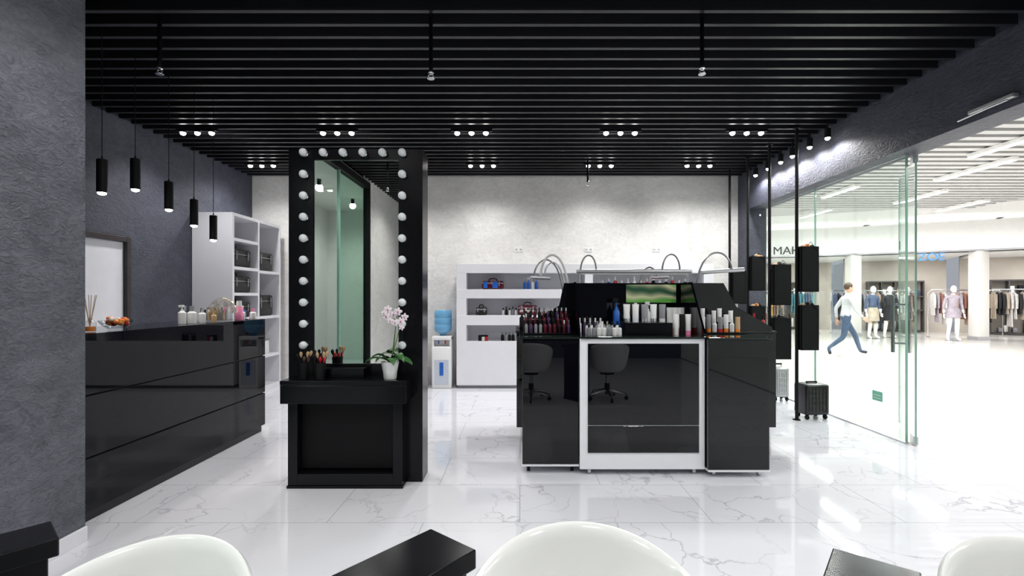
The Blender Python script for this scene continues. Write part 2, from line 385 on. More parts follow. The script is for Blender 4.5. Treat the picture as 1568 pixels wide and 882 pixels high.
o = O('candy_bowl'); o.lathe([(0, 0), (0.045, 0), (0.05, 0.006), (0.085, 0.035), (0.105, 0.065), (0.102, 0.065), (0.08, 0.037), (0.045, 0.01), (0, 0.008)], (-2.82, 3.38, zc), CG, 28)
for i in range(44):
    a = random.random()*6.28; r = random.random()**.5*0.068
    o.sph((-2.82+r*math.cos(a), 3.38+r*math.sin(a), zc+0.035+random.random()*0.045), 0.015, random.choice([ORG, RED, WHI, ORG, TAN]), seg=8)
o.done()
def bottle(o, x, y, z, r, h, body, cap, neck=0.45, T=None):
    o.lathe([(0, 0), (r*0.95, 0), (r, h*0.05), (r, h*0.6), (r*neck, h*0.7), (r*neck, h*0.73)], (x, y, z), body, 14, T)
    o.lathe([(r*neck*1.15, h*0.72), (r*neck*1.1, h), (0, h)], (x, y, z), cap, 14, T)
def tubep(o, x, y, z, r, h, body, cap):
    o.lathe([(0, 0), (r*0.95, 0), (r*0.95, h*0.2)], (x, y, z), cap, 14)
    rows = []
    for k, (rr, zz) in enumerate([(r, h*.2), (r, h*.5), (r*1.05, h*.8), (r*1.12, h)]):
        fl = [1, .85, .5, .08][k]
        rows.append([(x+rr*math.cos(t*math.pi/6), y+rr*fl*math.sin(t*math.pi/6), z+zz) for t in range(12)])
    o.grid(rows, body, closed=True)
def pump(o, x, y, z, r, h, body, cap):
    o.lathe([(0, 0), (r*.95, 0), (r, h*.03), (r, h*.6), (r*.4, h*.7), (r*.4, h*.76), (r*.15, h*.77), (r*.15, h*.9)], (x, y, z), body, 14)
    o.box(x-r*0.9, x+r*.5, y-r*.25, y+r*.25, z+h*.88, z+h, cap, 0.002)
o = O('cosmetics_organizer')
o.box(-2.98, -2.70, 4.42, 4.64, zc, zc+0.012, CG, 0.004)
o.box(-2.96, -2.72, 4.46, 4.62, zc+0.012, zc+0.075, CG, 0.004)
b_arc = [(-2.85+0.14*math.cos(t*math.pi/14), 4.63, zc+0.075+0.14*math.sin(t*math.pi/14)) for t in range(15)]
o.prism([(p[0], p[2]) for p in b_arc], 'y', 4.62, 4.63, mat('fan_silver', (0.6, 0.6, 0.6), 0.4, metal=0.3, var=0.4, vscale=40)); o.tube(b_arc, 0.004, GOLD)
for k in range(3):
    for i in range(7): o.cyl((-2.945+i*0.033, 4.48+k*.04, zc+0.013), (-2.945+i*0.033, 4.48+k*.04, zc+0.09+.02*k), 0.009, random.choice([RED, TAN, BM, PKI, GOLD, WHI, GREYI]))
o.done()
o = O('lotion_bottles')
pump(o, -2.83, 4.05, zc, 0.030, 0.16, WHI, WHI); bottle(o, -2.83, 4.17, zc, 0.036, 0.15, WHI, GREYI); bottle(o, -2.93, 4.22, zc, 0.03, 0.15, CG, CHR); bottle(o, -2.82, 4.29, zc, 0.03, 0.13, WHI, CHR); bottle(o, -2.76, 4.36, zc, 0.022, 0.10, TAN, GOLD)
bottle(o, -2.76, 4.75, zc, 0.035, 0.19, PKI, WHI, .6); bottle(o, -2.80, 4.86, zc, 0.035, 0.12, WHI, TAN); bottle(o, -2.85, 4.94, zc, 0.045, 0.14, BLUE, WHI); bottle(o, -2.74, 4.96, zc, 0.03, 0.11, WHI, PKI); o.done()

# ------------------------------------------------------------ bags
def bag(o, cx, cy, z, w, d, h, m, T=None, rx=0):
    o.box(cx-w/2, cx+w/2, cy-d/2, cy+d/2, z, z+h*0.78, m, 0.03, T=T, seg=3)
    o.tube([(cx-w/2-.001, cy-d/2*1.01, z+h*.55), (cx, cy-d/2-0.004, z+h*.55), (cx+w/2, cy-d/2*1.01, z+h*.55)], 0.004, ALU, seg=6, T=T)
    o.tube([(cx-w*.2, cy, z+h*.76), (cx-w*.16, cy, z+h*.95), (cx, cy, z+h), (cx+w*.16, cy, z+h*.95), (cx+w*.2, cy, z+h*.76)], 0.009, m, seg=8, T=T)
    o.box(cx-w*.38, cx+w*.38, cy-d/2-0.014, cy-d/2+0.01, z+h*.08, z+h*.45, m, 0.01, T=T)
    for sx in (-1, 1): o.box(cx+sx*w*.3-.01, cx+sx*w*.3+.01, cy-d/2-0.017, cy-d/2, z+h*.3, z+h*.68, GREYI, 0.002, T=T)
o = O('open_bookcase')
X0, X1, Y0, Y1, ZT = -4.315, -3.78, 6.36, 7.64, 2.52; YD = 7.0
o.box(X0, X1, Y0, Y0+0.04, 0, ZT, WL, .002); o.box(X0, X1, Y1-0.04, Y1, 0, ZT, WL, .002)
o.box(X0, X0+0.015, Y0+.04, Y1-.04, 0, ZT, WL); o.box(X0+.015, X1, YD-.02, YD+.02, 0.08, ZT-.04, WL, .002)
for z in (0.0, 0.72, 1.08, 1.42, 1.77, 2.15, ZT-0.04):
    o.box(X0+.015, X1-0.002, Y0+.04, YD-.02, z, z+(0.08 if z == 0 else 0.04), WL)
for z in (0.0, 0.5, 1.08, 1.75, ZT-0.04):
    o.box(X0+.015, X1-0.002, YD+.02, Y1-.04, z, z+(0.08 if z == 0 else 0.04), WL)
o.done()
for (cy, z, h) in ((6.69, 1.811, 0.32), (6.69, 1.461, 0.29), (7.31, 1.791, 0.36), (6.69, 1.121, 0.27), (7.31, 1.121, 0.40)):
    o = O('handbag'); T = TR(-3.98, cy, z, math.pi/2); bag(o, 0, 0, 0.0, 0.46, 0.26, h, LEATH, T=T); o.done()
o = O('storage_boxes')
for cy, z in ((7.31, 0.541), (6.69, 0.761)):
    o.box(-4.12, -3.87, cy-.15, cy+.15, z, z+.2, WHI, .006); o.box(-4.13, -3.86, cy-.155, cy+.155, z+.2, z+.225, GREYI, .004)
o.done()

# ------------------------------------------------------------ back display shelf
o = O('display_shelf')
a, b_ = -0.97, 2.97; yf, yb = 7.40, 7.795
o.box(a, b_, yf, yb, 0.05, 0.72, WL, .003); o.box(a+.02, b_-.02, yf+.03, yb, 0, 0.05, GREYI)
for z0, z1 in ((0.97, 1.12), (1.38, 1.52), (1.77, 1.91)): o.box(a, b_, yf, yb, z0, z1, WL, .003)
for xa, xb in ((a, a+.15), (1.0, 1.12), (b_-.15, b_)):
    o.box(xa, xb, yf+.001, yb, .72, 1.77, WL)
o.box(a, b_, yb-.03, yb, .72, 1.77, WL); o.done()
o = O('toiletry_bag'); bag(o, -0.42, 7.56, 1.521, 0.34, 0.16, 0.17, DRED); o.box(-0.56, -0.5, 7.45, 7.475, 1.54, 1.64, BLUE, .003); o.box(-0.42, -0.34, 7.45, 7.475, 1.54, 1.64, BLUE, .003); o.done()
o = O('lotion_bottles'); 
for i, c in enumerate((BLUE, BLUE, WHI, BLUE)): pump(o, 0.08+i*.06, 7.55, 1.521, 0.025, 0.16+.02*(i % 2), c, WHI)
o.done()
o = O('cosmetic_case'); bag(o, -0.60, 7.56, 1.121, 0.17, 0.14, 0.16, LEATH); o.done()
o = O('cosmetic_case'); bag(o, 0.12, 7.57, 1.121, 0.30, 0.14, 0.20, DRED); o.done()
o = O('lotion_bottles')
for i in range(5): bottle(o, -0.26+i*.05, 7.55, 1.121, 0.02, 0.11+.02*(i % 2), [WHI, BM, WHI, GREYI, WHI][i], BM)
o.done()
o = O('cosmetic_jars')
for i in range(3): bottle(o, -0.62+i*.05, 7.52, 0.721, 0.026, 0.09, [BM, WHI, RED, BM, WHI][i], BM, .9)
for i in range(4): bottle(o, -0.27+i*.055, 7.55, 0.721, 0.025, 0.13, [BM, GREYI, BM, BM][i], CHR, .7)
o.done()
o = O('hair_products')
for i in range(14): bottle(o, 1.3+i*.1, 7.6, 1.521, 0.03, 0.14+.03*(i % 3), random.choice([WHI, BLUE, BM, RED]), WHI)
o.done()
for x in (-0.02, 1.107, 2.203):
    o = O('wall_outlet'); o.box(x-.07, x+.07, YB-.012, YB-.0005, 2.13, 2.20, WHI, .004)
    for dx in (-.035, .035): o.lathe([(0, 0), (.018, 0), (.018, .002), (0, .002)], (x+dx, YB-.014, 2.165), mat('socket_grey', (.45, .45, .45), .4), 16, axis=(0, 1, 0))
    o.done()
o = O('water_cooler'); cx, cy = -1.20, 7.55
o.box(cx-.15, cx+.15, cy-.15, cy+.15, 0.0, .64, WHI, .02); o.box(cx-.15, cx+.15, cy-.15, cy+.15, .74, .80, WHI, .015); o.box(cx-.15, cx+.15, cy-.04, cy+.15, .62, .78, WHI, .01)
o.box(cx-.15, cx-.12, cy-.14, cy, .62, .78, WHI, .005); o.box(cx+.12, cx+.15, cy-.14, cy, .62, .78, WHI, .005)
o.box(cx-.11, cx+.11, cy-.155, cy-.148, .06, .44, mat('cooler_panel', (.55, .6, .68), .3), .002); o.box(cx-.03, cx+.03, cy-.158, cy-.154, .2, .4, BLUE, .001)
for dx, m_ in ((-.05, BLUE), (.05, RED)):
    o.cyl((cx+dx, cy-.04, .72), (cx+dx, cy-.10, .72), .012, WHI); o.cyl((cx+dx, cy-.1, .73), (cx+dx, cy-.1, .68), .01, m_)
o.lathe([(0.05, 0.0), (.05, .03), (.12, .07), (.135, .10), (.135, .17), (.128, .18), (.135, .19), (.135, .27), (.128, .28), (.135, .29), (.135, .37), (.12, .40), (0, .405)], (cx, cy, .80), WATER, 28); o.done()
o = O('drawer_cabinet'); cx, cy = -1.72, 7.45
o.box(cx-.17, cx+.17, cy-.15, cy+.15, .80, .95, DRED, .02); o.box(cx-.19, cx+.19, cy-.17, cy+.17, 0.02, .80, WL, .01); o.box(cx-.17, cx+.17, cy-.178, cy-.168, .1, .4, GREYI, .003); o.done()

# ------------------------------------------------------------ vanity mirror station
o = O('vanity_mirror_station')
yf, yb = 3.66, 3.87; xa, xb = -1.752, -0.737; zt = 2.522
mx0, mx1, mz0, mz1 = -1.563, -0.920, 0.896, 2.44
o.box(xa, mx0, yf, yb, 0, zt, BS, .003); o.box(mx1, xb, yf, yb, 0, zt, BS, .003)
o.box(mx0, mx1, yf, yb, mz1, zt, BS); o.box(mx0, mx1, yf, yb, 0, mz0, BS)
o.box(mx0, mx1, yf+.03, yb, mz0, mz1, BM)
o.box(mx0, mx1, yf+.012, yf+.03, mz0, mz1, MIR)
def bulbat(x, z):
    o.lathe([(.024, 0), (.028, .006), (.024, .012)], (x, yf, z), CHR, 16, axis=(0, -1, 0))
    o.sph((x, yf-.032, z), .030, BULB, seg=20)
for i in range(6): bulbat(-1.627+i*(.742/5), 2.488)
for i in range(9):
    z = 2.325-i*(2.325-1.039)/8; bulbat(-1.627, z); bulbat(-0.885, z)
o.box(-1.706, -0.812, 3.43, 3.66, .775, .805, BS, .003)
o.box(-1.706, -0.812, 3.435, 3.655, .64, .773, BS, .003)
o.box(-1.69, -0.83, 3.430, 3.436, .645, .768, BS, .002)
o.box(-1.70, -1.63, 3.54, 3.66, 0, .64, BS, .002); o.box(-0.93, -0.86, 3.54, 3.66, 0, .64, BS, .002)
o.box(-1.63, -0.93, 3.62, 3.66, .12, .64, BM); o.box(-1.705, -0.855, 3.53, 3.66, 0.0, .02, BS, .002)
o.box(-1.63, -0.93, 3.54, 3.66, 0.02, .105, BS, .003)
o.box(-1.5, -1.15, 3.56, 3.655, .805, .875, BS, .003)
o.done()
def brushcup(x, y, z, reds):
    o = O('makeup_brush_cup'); o.lathe([(0, 0), (.036, 0), (.042, .12), (.038, .12), (.033, .005), (0, .005)], (x, y, z), BM, 20)
    for i in range(9):
        a = i*2.4; r0 = .012; r1 = .030+.008*(i % 3); h = .12+.022*((i*7) % 3)
        p0 = Vector((x+r0*math.cos(a), y+r0*math.sin(a), z+.01)); p1 = Vector((x+r1*math.cos(a), y+r1*math.sin(a), z+h))
        o.cyl(p0, p1, .003, BM, seg=6); d = (p1-p0).normalized()
        m_ = RED if (reds and i % 3 == 0) else [BRS, BM, TAN][i % 3]
        o.lathe([(.004, 0), (.008, .012), (.012, .028), (.007, .04), (0, .044)], p1-d*.005, m_, 10, axis=d)
    o.done()
brushcup(-1.58, 3.53, .806, False); brushcup(-1.45, 3.50, .806, True)
o = O('potted_orchid'); px_, py_, pz_ = -0.945, 3.52, .806
o.lathe([(0, 0), (.043, 0), (.047, .01), (.05, .05), (.062, .11), (.064, .125), (.058, .125), (.05, .1), (0, .1)], (px_, py_, pz_), POT, 28)
o.lathe([(0, .1), (.055, .108), (0, .112)], (px_, py_, pz_), TAN, 16)
def leaf(ang, L, w, lift, droop):
    rows = []
    for k in range(9):
        t = k/8; r = L*t; z = lift*math.sin(t*2.2)-droop*t*t
        wd = w*math.sin(math.pi*min(1, t*.92+.08))**.7
        c = Vector((r*math.cos(ang), r*math.sin(ang), z)); n = Vector((-math.sin(ang), math.cos(ang), 0))
        rows.append([c-n*wd+Vector((0, 0, .006)), c, c+n*wd+Vector((0, 0, .02))])
    o.grid(rows, GREEN, T=Matrix.Translation((px_, py_, pz_+.115)), solid=.003, sub=1)
leaf(-.2, .175, .045, .045, .05); leaf(3.25, .175, .045, .05, .04); leaf(-1.1, .13, .042, .06, .06); leaf(-2.2, .13, .042, .06, .04); leaf(-2.7, .15, .035, .08, .05); leaf(-.6, .15, .035, .085, .06)
stem = [(px_, py_, pz_+.11), (px_+.03, py_, pz_+.25), (px_+.04, py_, pz_+.38), (px_+.03, py_, pz_+.46), (px_-.01, py_-.01, pz_+.50)]
o.tube(stem, .0035, STEM); o.cyl((px_+.005, py_, pz_+.1), (px_+.05, py_, pz_+.46), .002, STEM)
stem2 = [(px_, py_, pz_+.11), (px_+.05, py_+.01, pz_+.3), (px_+.075, py_, pz_+.40), (px_+.1, py_, pz_+.43)]
o.tube(stem2, .003, STEM)
def flower(x, y, z, s=1.0, tw=0.0):
    for k in range(5):
        a = tw+math.pi/2+k*2*math.pi/5
        w = .018 if k % 5 in (0, 2, 3) else .024
        R = Matrix.Rotation(-a+math.pi/2, 3, 'Y')
        o.sph((x+s*.022*math.cos(a), y, z+s*.022*math.sin(a)), (s*w*.75, s*.004, s*.024), PET, rot=R, seg=10)
    o.sph((x, y-.008, z-.004), (s*.008, s*.009, s*.010), PINK, seg=8)
for (dx, dz, s) in ((.03, .47, .75), (-.01, .505, .7), (-.02, .455, .7), (.045, .41, .65), (.01, .425, .55), (.085, .42, .7), (.11, .45, .65), (.065, .49, .7), (-.035, .48, .5), (.09, .375, .5)):
    flower(px_+dx, py_-.015-random.random()*.02, pz_+dz, s, random.uniform(-.4, .4))
o.done()

# ------------------------------------------------------------ manicure island
def castor(o, x, y, ztop, m=ALU):
    o.cyl((x-.012, y, .026), (x+.012, y, .026), .026, m, seg=16); o.box(x-.018, x+.018, y-.014, y+.02, .035, ztop, ALU, .003)
o = O('manicure_island')
BI = BGI
o.box(0.02, .465, 3.83, 4.44, .075, 1.07, BI, .003); o.box(.015, .468, 3.825, 4.44, .06, .075, WL, .001)
o.box(0.022, .463, 3.822, 3.83, .095, 1.06, BI, .002)
o.box(.472, 1.455, 3.80, 4.44, .045, 1.072, WL, .003)
o.box(.534, 1.407, 3.792, 3.80, .395, 1.035, BI, .002); o.box(.534, 1.407, 3.792, 3.80, .178, .388, BI, .002)
o.box(1.462, 1.935, 3.745, 4.44, .06, 1.07, BI, .003); o.box(1.458, 1.94, 3.74, 4.44, .045, .06, WL, .001)
o.box(-.03, 2.36, 4.45, 5.30, .20, 1.07, BI, .003); o.box(.1, 2.2, 4.5, 5.2, .06, .2, BM)
GT = mat('dark_glass_top', (.01, .018, .014), .04, spec=.5)
o.box(-.005, .475, 3.81, 4.45, 1.072, 1.087, GT, .002); o.box(.475, 1.46, 3.785, 4.45, 1.074, 1.089, GT, .002); o.box(1.46, 1.955, 3.73, 4.45, 1.072, 1.087, GT, .002)
o.box(-.04, 2.37, 4.45, 5.31, 1.072, 1.087, GT, .002)
o.box(.47, 1.88, 4.46, 4.485, 1.088, 1.53, BI, .002)
o.prism([(0.0, 1.088), (0.0, 1.12), (.36, 1.32), (.41, 1.53), (.47, 1.53), (.47, 1.088)], 'y', 4.46, 4.485, BI)
o.prism([(1.88, 1.088), (1.88, 1.53), (2.0, 1.31), (2.33, 1.12), (2.33, 1.088)], 'y', 4.46, 4.485, BI)
for X_ in (.465, 1.462): o.prism([(3.84, 1.088), (3.84, 1.11), (4.15, 1.53), (4.46, 1.53), (4.46, 1.088)], 'x', X_, X_+.018, BI)
o.box(.865, 1.25, 3.95, 4.2, 1.09, 1.19, BS, .003)
for k in range(3): o.box(.03, .44, 4.02+k*.13, 4.02+(k+1)*.13, 1.088, 1.10+k*.05, BS, .002)
for k in range(2): o.box(1.5, 1.92, 4.1+k*.14, 4.1+(k+1)*.14, 1.088, 1.10+k*.05, BS, .002)
for x in (.07, .42): castor(o, x, 3.90, .07, BM); castor(o, x, 4.36, .07, BM)
for x in (.55, 1.38): castor(o, x, 3.85, .07); castor(o, x, 4.36, .07)
for x in (1.52, 1.88): castor(o, x, 3.81, .07); castor(o, x, 4.36, .07, BM)
for x in (.2, 1.15, 2.1): castor(o, x, 4.6, .07, BM); castor(o, x, 5.1, .07, BM)
m_, nt, b_s = newmat('green_ring_panel'); tc = nt.nodes.new('ShaderNodeTexCoord'); wv = nt.nodes.new('ShaderNodeTexWave'); wv.wave_type = 'RINGS'
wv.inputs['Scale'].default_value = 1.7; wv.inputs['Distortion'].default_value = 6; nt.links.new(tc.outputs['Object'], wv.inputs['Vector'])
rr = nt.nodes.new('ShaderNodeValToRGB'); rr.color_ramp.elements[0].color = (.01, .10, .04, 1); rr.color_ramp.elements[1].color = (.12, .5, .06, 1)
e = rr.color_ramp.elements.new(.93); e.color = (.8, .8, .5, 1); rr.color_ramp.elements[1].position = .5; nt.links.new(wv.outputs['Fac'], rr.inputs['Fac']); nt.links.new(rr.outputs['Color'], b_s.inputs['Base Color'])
o.box(.98, 1.44, 4.452, 4.459, 1.35, 1.515, m_)  # thin panel with a green ring pattern on the back screen
o.done()
o = O('nail_polish_bottles')
for k in range(3):
    for i in range(10):
        bottle(o, .055+i*.04, 4.08+k*.13, 1.1005+k*.05, .013, .105, random.choice([DRED, DRED, BM, PURP, DRED, GREYI, BM]), random.choice([BM, BM, CHR, BM, WHI]))
o.done()
o = O('gel_polish_bottles')
for i in range(7):
    for k in range(2): bottle(o, .56+i*.042, 3.93+k*.09, 1.0895, .017, .09+.02*k, random.choice([WHI, WHI, GREYI]), random.choice([BM, WHI, CHR]))
for i in range(5): bottle(o, .52+i*.045, 4.2, 1.0895, .016, .13, random.choice([WHI, GREYI, PURP]), WHI)
o.done()
o = O('spray_bottles')
pump(o, .86, 4.30, 1.0895, .03, .30, BLUE, BM); pump(o, .95, 4.28, 1.0895, .026, .24, WHI, BLUE); bottle(o, 1.03, 4.3, 1.0895, .03, .26, BLUE, WHI); pump(o, 1.14, 4.3, 1.0895, .03, .27, WHI, WHI)
o.done()
o = O('cream_tubes')
for i in range(5): tubep(o, .90+i*.075, 4.07, 1.191, .026, .15, random.choice([WHI, WHI, GREYI]), random.choice([WHI, CHR]))
for i in range(3): tubep(o, 1.31+i*.05, 4.22, 1.0895, .026, .22, WHI, random.choice([WHI, RED]))
for i in range(3): tubep(o, 1.29+i*.05, 3.99, 1.0895, .022, .17, [WHI, BM, WHI, WHI][i], [WHI, BM, PKI, RED][i])
o.done()
o = O('styling_products')
for k in range(2):
    for i in range(8):
        (tubep if i % 3 else bottle)(o, 1.53+i*.05, 4.17+k*.14, 1.1005+k*.05, .019, .11+.02*(i % 3), random.choice([WHI, WHI, WHI, GREYI, WHI, TAN]), random.choice([RED, WHI, ORG, BM]))
o.done()
o = O('hair_care_bottles')
for i in range(8): bottle(o, 2.0+i*.042, 4.56, 1.0885, .018, .12+.02*(i % 3), random.choice([WHI, ORG, RED, WHI]), random.choice([WHI, RED, BM]))
for i in range(6): pump(o, .02+i*.06, 4.60, 1.0885, .024, .19, random.choice([BM, BM, PURP, GREYI]), WHI)
o.done()
o = O('cosmetics_pouch'); bag(o, 1.35, 4.75, 1.33, .2, .08, .19, RED); 
o.box(1.2, 1.5, 4.65, 4.85, 1.088, 1.33, BS, .005); o.done()
def arc(o, x0, z0, xp, zp, x1, z1, y, r, m, y1=None):
    pts = []; y1 = y if y1 is None else y1
    for k in range(15):
        t = k/14; a = Vector((x0, y, z0)); c = Vector((x1, y1, z1)); 
        ctrl1 = Vector((x0+(xp-x0)*.1, y, zp+(zp-z0)*.33)); ctrl2 = Vector((x1, y1, zp+(zp-z1)*.33))
        p = a*(1-t)**3+3*ctrl1*t*(1-t)**2+3*ctrl2*t*t*(1-t)+c*t**3; pts.append(p)
    o.tube(pts, r, m)
o = O('desk_lamp'); o.cyl((.54, 4.62, 1.645), (1.64, 4.62, 1.645), .022, ALU); 
o.box(.58, 1.60, 4.606, 4.634, 1.618, 1.626, WHI)
for x in (.57, 1.6): o.cyl((x, 4.62, 1.088), (x, 4.62, 1.64), .009, CHR)
arc(o, .58, 1.65, .65, 1.80, .73, 1.65, 4.62, .008, STEEL); arc(o, 1.36, 1.65, 1.44, 1.81, 1.53, 1.65, 4.62, .008, STEEL); o.done()
o = O('desk_lamp'); arc(o, .47, 1.35, .33, 1.80, .20, 1.60, 4.60, .011, WHI); arc(o, .44, 1.35, .31, 1.73, .24, 1.62, 4.63, .009, ALU); arc(o, .42, 1.35, .28, 1.76, .13, 1.55, 4.66, .008, STEEL); o.cyl((.10, 4.61, 1.59), (.29, 4.61, 1.58), .018, ALU); o.cyl((.45, 4.61, 1.088), (.45, 4.61, 1.42), .01, CHR); o.done()
o = O('desk_lamp'); arc(o, 1.70, 1.35, 1.87, 1.83, 2.06, 1.66, 4.70, .009, STEEL); o.cyl((1.76, 4.7, 1.64), (2.18, 4.7, 1.67), .020, ALU); o.cyl((1.70, 4.7, 1.088), (1.70, 4.7, 1.41), .009, CHR); o.done()
o = O('desk_lamp'); arc(o, 1.20, 1.3, 1.28, 1.70, 1.40, 1.60, 4.95, .008, STEEL); o.cyl((1.20, 4.95, 1.088), (1.20, 4.95, 1.32), .009, CHR); o.cyl((1.34, 4.95, 1.60), (1.52, 4.95, 1.60), .018, ALU); o.done()

# ------------------------------------------------------------ display poles
PX = 3.157
for Y, boxes in ((5.51, ((1.46, 1.973, 3.175, 3.375), (.80, 1.31, 3.175, 3.375))), (6.11, ((1.30, 1.81, 3.18, 3.40), (.62, 1.14, 3.18, 3.40))), (6.69, ((1.49, 1.96, 3.175, 3.37), (.8, 1.28, 3.175, 3.37))), (7.27, ((1.30, 1.79, 3.175, 3.38), (.65, 1.14, 3.175, 3.38)))):
    o = O('pole_display_rack'); o.cyl((PX, Y, .006), (PX, Y, 3.329), .018, BM, seg=12); o.lathe([(0, 0), (.04, 0), (.04, .008), (0, .008)], (PX, Y, 0), BM); o.lathe([(0, 0), (.04, 0), (.04, .008), (0, .008)], (PX, Y, 3.32), BM)
    for z0, z1, xa, xb in boxes:
        o.box(xa, xb, Y-.06, Y-.05, z0, z1, BM, .002); o.box(xa, xb, Y+.05, Y+.06, z0, z1, BM, .002)
        o.box(xa, xa+.01, Y-.06, Y+.06, z0, z1, BM, .002); o.box(xb-.01, xb, Y-.06, Y+.06, z0, z1, BM, .002); o.box(xa, xb, Y-.06, Y+.06, z0, z0+.01, BM, .002)
        for z in (z0+.08, z1-.08): o.box(PX, xa+.002, Y-.01, Y+.01, z-.01, z+.01, BM)
        for i in range(3): o.sph((xa+.05+i*.05, Y, z1-.01), (.03, .04, .035+.015*(i % 2)), random.choice([ORG, BM, TAN, BM, BM]), seg=10)
        o.tube([(xa+.02, Y-.062, z1-.05), ((xa+xb)/2, Y-.07, z1+.05), (xb-.02, Y-.062, z1-.05)], .004, BM)
    o.done()

def suitcase(x, y, w, d, h, m, rz=0, ext=.06):
    T = TR(x, y, 0, rz); o = O('rolling_suitcase')
    o.box(-w/2, w/2, -d/2, d/2, .05, h, m, .025, T=T, seg=3)
    for i in range(6):
        xx = -w/2+.04+i*(w-.08)/5; o.box(xx-.006, xx+.006, -d/2-.006, -d/2+.01, .09, h-.04, m, .003, T=T)
    for i in range(5):
        zz = .11+i*(h-.18)/4; o.box(-w/2+.03, w/2-.03, -d/2-.006, -d/2+.01, zz-.006, zz+.006, m, .003, T=T)
    for sx in (-1, 1):
        for sy in (-1, 1): o.cyl((sx*w*.38-.012, sy*d*.35, .025), (sx*w*.38+.012, sy*d*.35, .025), .025, BM, T=T); o.box(sx*w*.38-.015, sx*w*.38+.015, sy*d*.35-.01, sy*d*.35+.01, .03, .06, BM, T=T)
        o.cyl((sx*w*.2, 0, h-.01), (sx*w*.2, 0, h+ext), .006, ALU if ext > .03 else BM, T=T)
    o.cyl((-w*.22, 0, h+ext), (w*.22, 0, h+ext), .011, BM, T=T); o.done()
suitcase(3.39, 5.62, .29, .22, .40, mat('shell_black', (.008, .008, .009), .3), .1, ext=.015)
suitcase(3.30, 6.50, .2, .2, .45, mat('shell_silver', (.4, .4, .43), .3, metal=.5), 0, ext=.04)
suitcase(3.53, 6.60, .2, .2, .45, mat('shell_silver2', (.5, .5, .52), .3, metal=.5), 0, ext=.04)

# ------------------------------------------------------------ tub chairs
def tub_chair(x, y, rz):
    T = TR(x, y, 0, rz); o = O('tub_chair')
    rows = []; n = 40
    def rim(th):
        c = (1+math.cos(th))/2
        return .50+.30*(max(c, 0)**.75)
    for k in range(9):
        t = k/8; ring = []
        for j in range(n):
            th = 2*math.pi*j/n; H = rim(th)
            z = .40+(H-.40)*(t**1.5) if t > 0 else .40
            r = .17+ (.285-.17)*min(1, (t**.55))
            r2 = r*(1+.03*math.cos(th))
            ring.append((r2*math.sin(th)*1.02, r2*math.cos(th), z+.0))
        rows.append(ring)
    inner = [[(p[0]*f, p[1]*f, .40-.012*(1-f)) for p in rows[0]] for f in (.02, .5, .85)]
    o.grid(inner+rows, WG, closed=True, solid=.028, sub=1, T=T)
    o.lathe([(0, 0), (.19, 0), (.215, .02), (.215, .045), (.19, .06), (0, .065)], (0, -.0, .40), WG, 32, T=T)
    o.lathe([(0, .0), (.10, 0), (.10, .02), (.035, .04), (.03, .04)], (0, 0, .345), BM, 20, T=T)
    o.cyl((0, 0, .10), (0, 0, .36), .025, CHR, T=T); o.cyl((0, 0, .07), (0, 0, .22), .035, BM, T=T)
    for k in range(5):
        a = k*2*math.pi/5+.3; c, s_ = math.cos(a), math.sin(a)
        o.tube([(0, 0, .12), (.14*c, .14*s_, .10), (.26*c, .26*s_, .075)], [.028, .022, .014], CHR, T=T)
        o.cyl((.26*c-.012*s_, .26*s_+.012*c, .026), (.26*c+.012*s_, .26*s_-.012*c, .026), .026, BM, T=T); o.cyl((.26*c, .26*s_, .04), (.26*c, .26*s_, .08), .008, BM, T=T)
    o.done()
tub_chair(.155, 1.01, 0.05); tub_chair(-.86, .94, -.15); tub_chair(1.20, .93, -.05)
def side_table(ax, ay, w):
    ang = math.atan2(-.64, .77); T = TR(ax, ay, 0, ang); o = O('manicure_side_table')
    L = .36
    o.box(0, w, -L, 0, .70, .75, BS, .004, T=T); o.box(.015, w-.015, -L+.02, -.02, .04, .70, BS, .003, T=T)
    o.box(.02, w-.02, -L+.01, -.01, 0, .04, BM, T=T)
    for z in (.25, .47): o.box(.02, w-.02, -.021, -.017, z, z+.008, GROOVE, T=T)
    o.done()
side_table(-.25, 1.36, .18); side_table(-1.364, 1.406, .155); side_table(.813, 1.256, .178)

# ------------------------------------------------------------ mall beyond
MZ = 4.05
MC = mat('mall_ceiling_grey', (.42, .42, .42), .8, var=.03); MW = mat('mall_white', (.86, .86, .85), .6, var=.02)
o = O('ceiling_mall'); o.box(3.8, 30, -3.7, 27, MZ+.15, MZ+.25, MC); o.box(3.0, 3.8, 8.0, 27, MZ+.15, MZ+.25, MC)
yy = 2.0
while yy < 14.5: o.box(3.8, 13.5, yy, yy+.16, MZ, MZ+.1, MC); yy += .3
o.done()
strips_and_fill = [(9.3, 9.07, 10.8), (10.4, 11.8, 13.4), (8.35, 7.5, 8.95), (7.9, 11.3, 12.6), (7.05, 10.0, 11.7), (9.2, 14.3, 15.8), (6.2, 7.0, 8.6), (6.2, 2.5, 4.1), (9.0, 3.5, 5.1), (12, 6, 7.6), (14.5, 9, 10.6), (12.6, 13, 14.6), (6.0, 14, 15.6), (11.5, 8.6, 10.2), (7.5, -1, .6)]  # later entries are extra strips added to fill the mall with light
for x, a, b_ in strips_and_fill:
    o = O('linear_ceiling_light'); o.box(x-.07, x+.07, a, b_, MZ-.07, MZ-.001, MW, .004); o.box(x-.055, x+.055, a+.02, b_-.02, MZ-.078, MZ-.068, STRIP); o.done()
    area('linear_lamp', (x, (a+b_)/2, MZ-.09), 108, .1, b_-a)
pts = [(3.2, 20.0), (6, 19.3), (9, 18.4), (12, 17.2), (15, 15.6), (18, 13.6), (21, 11), (24, 8)]
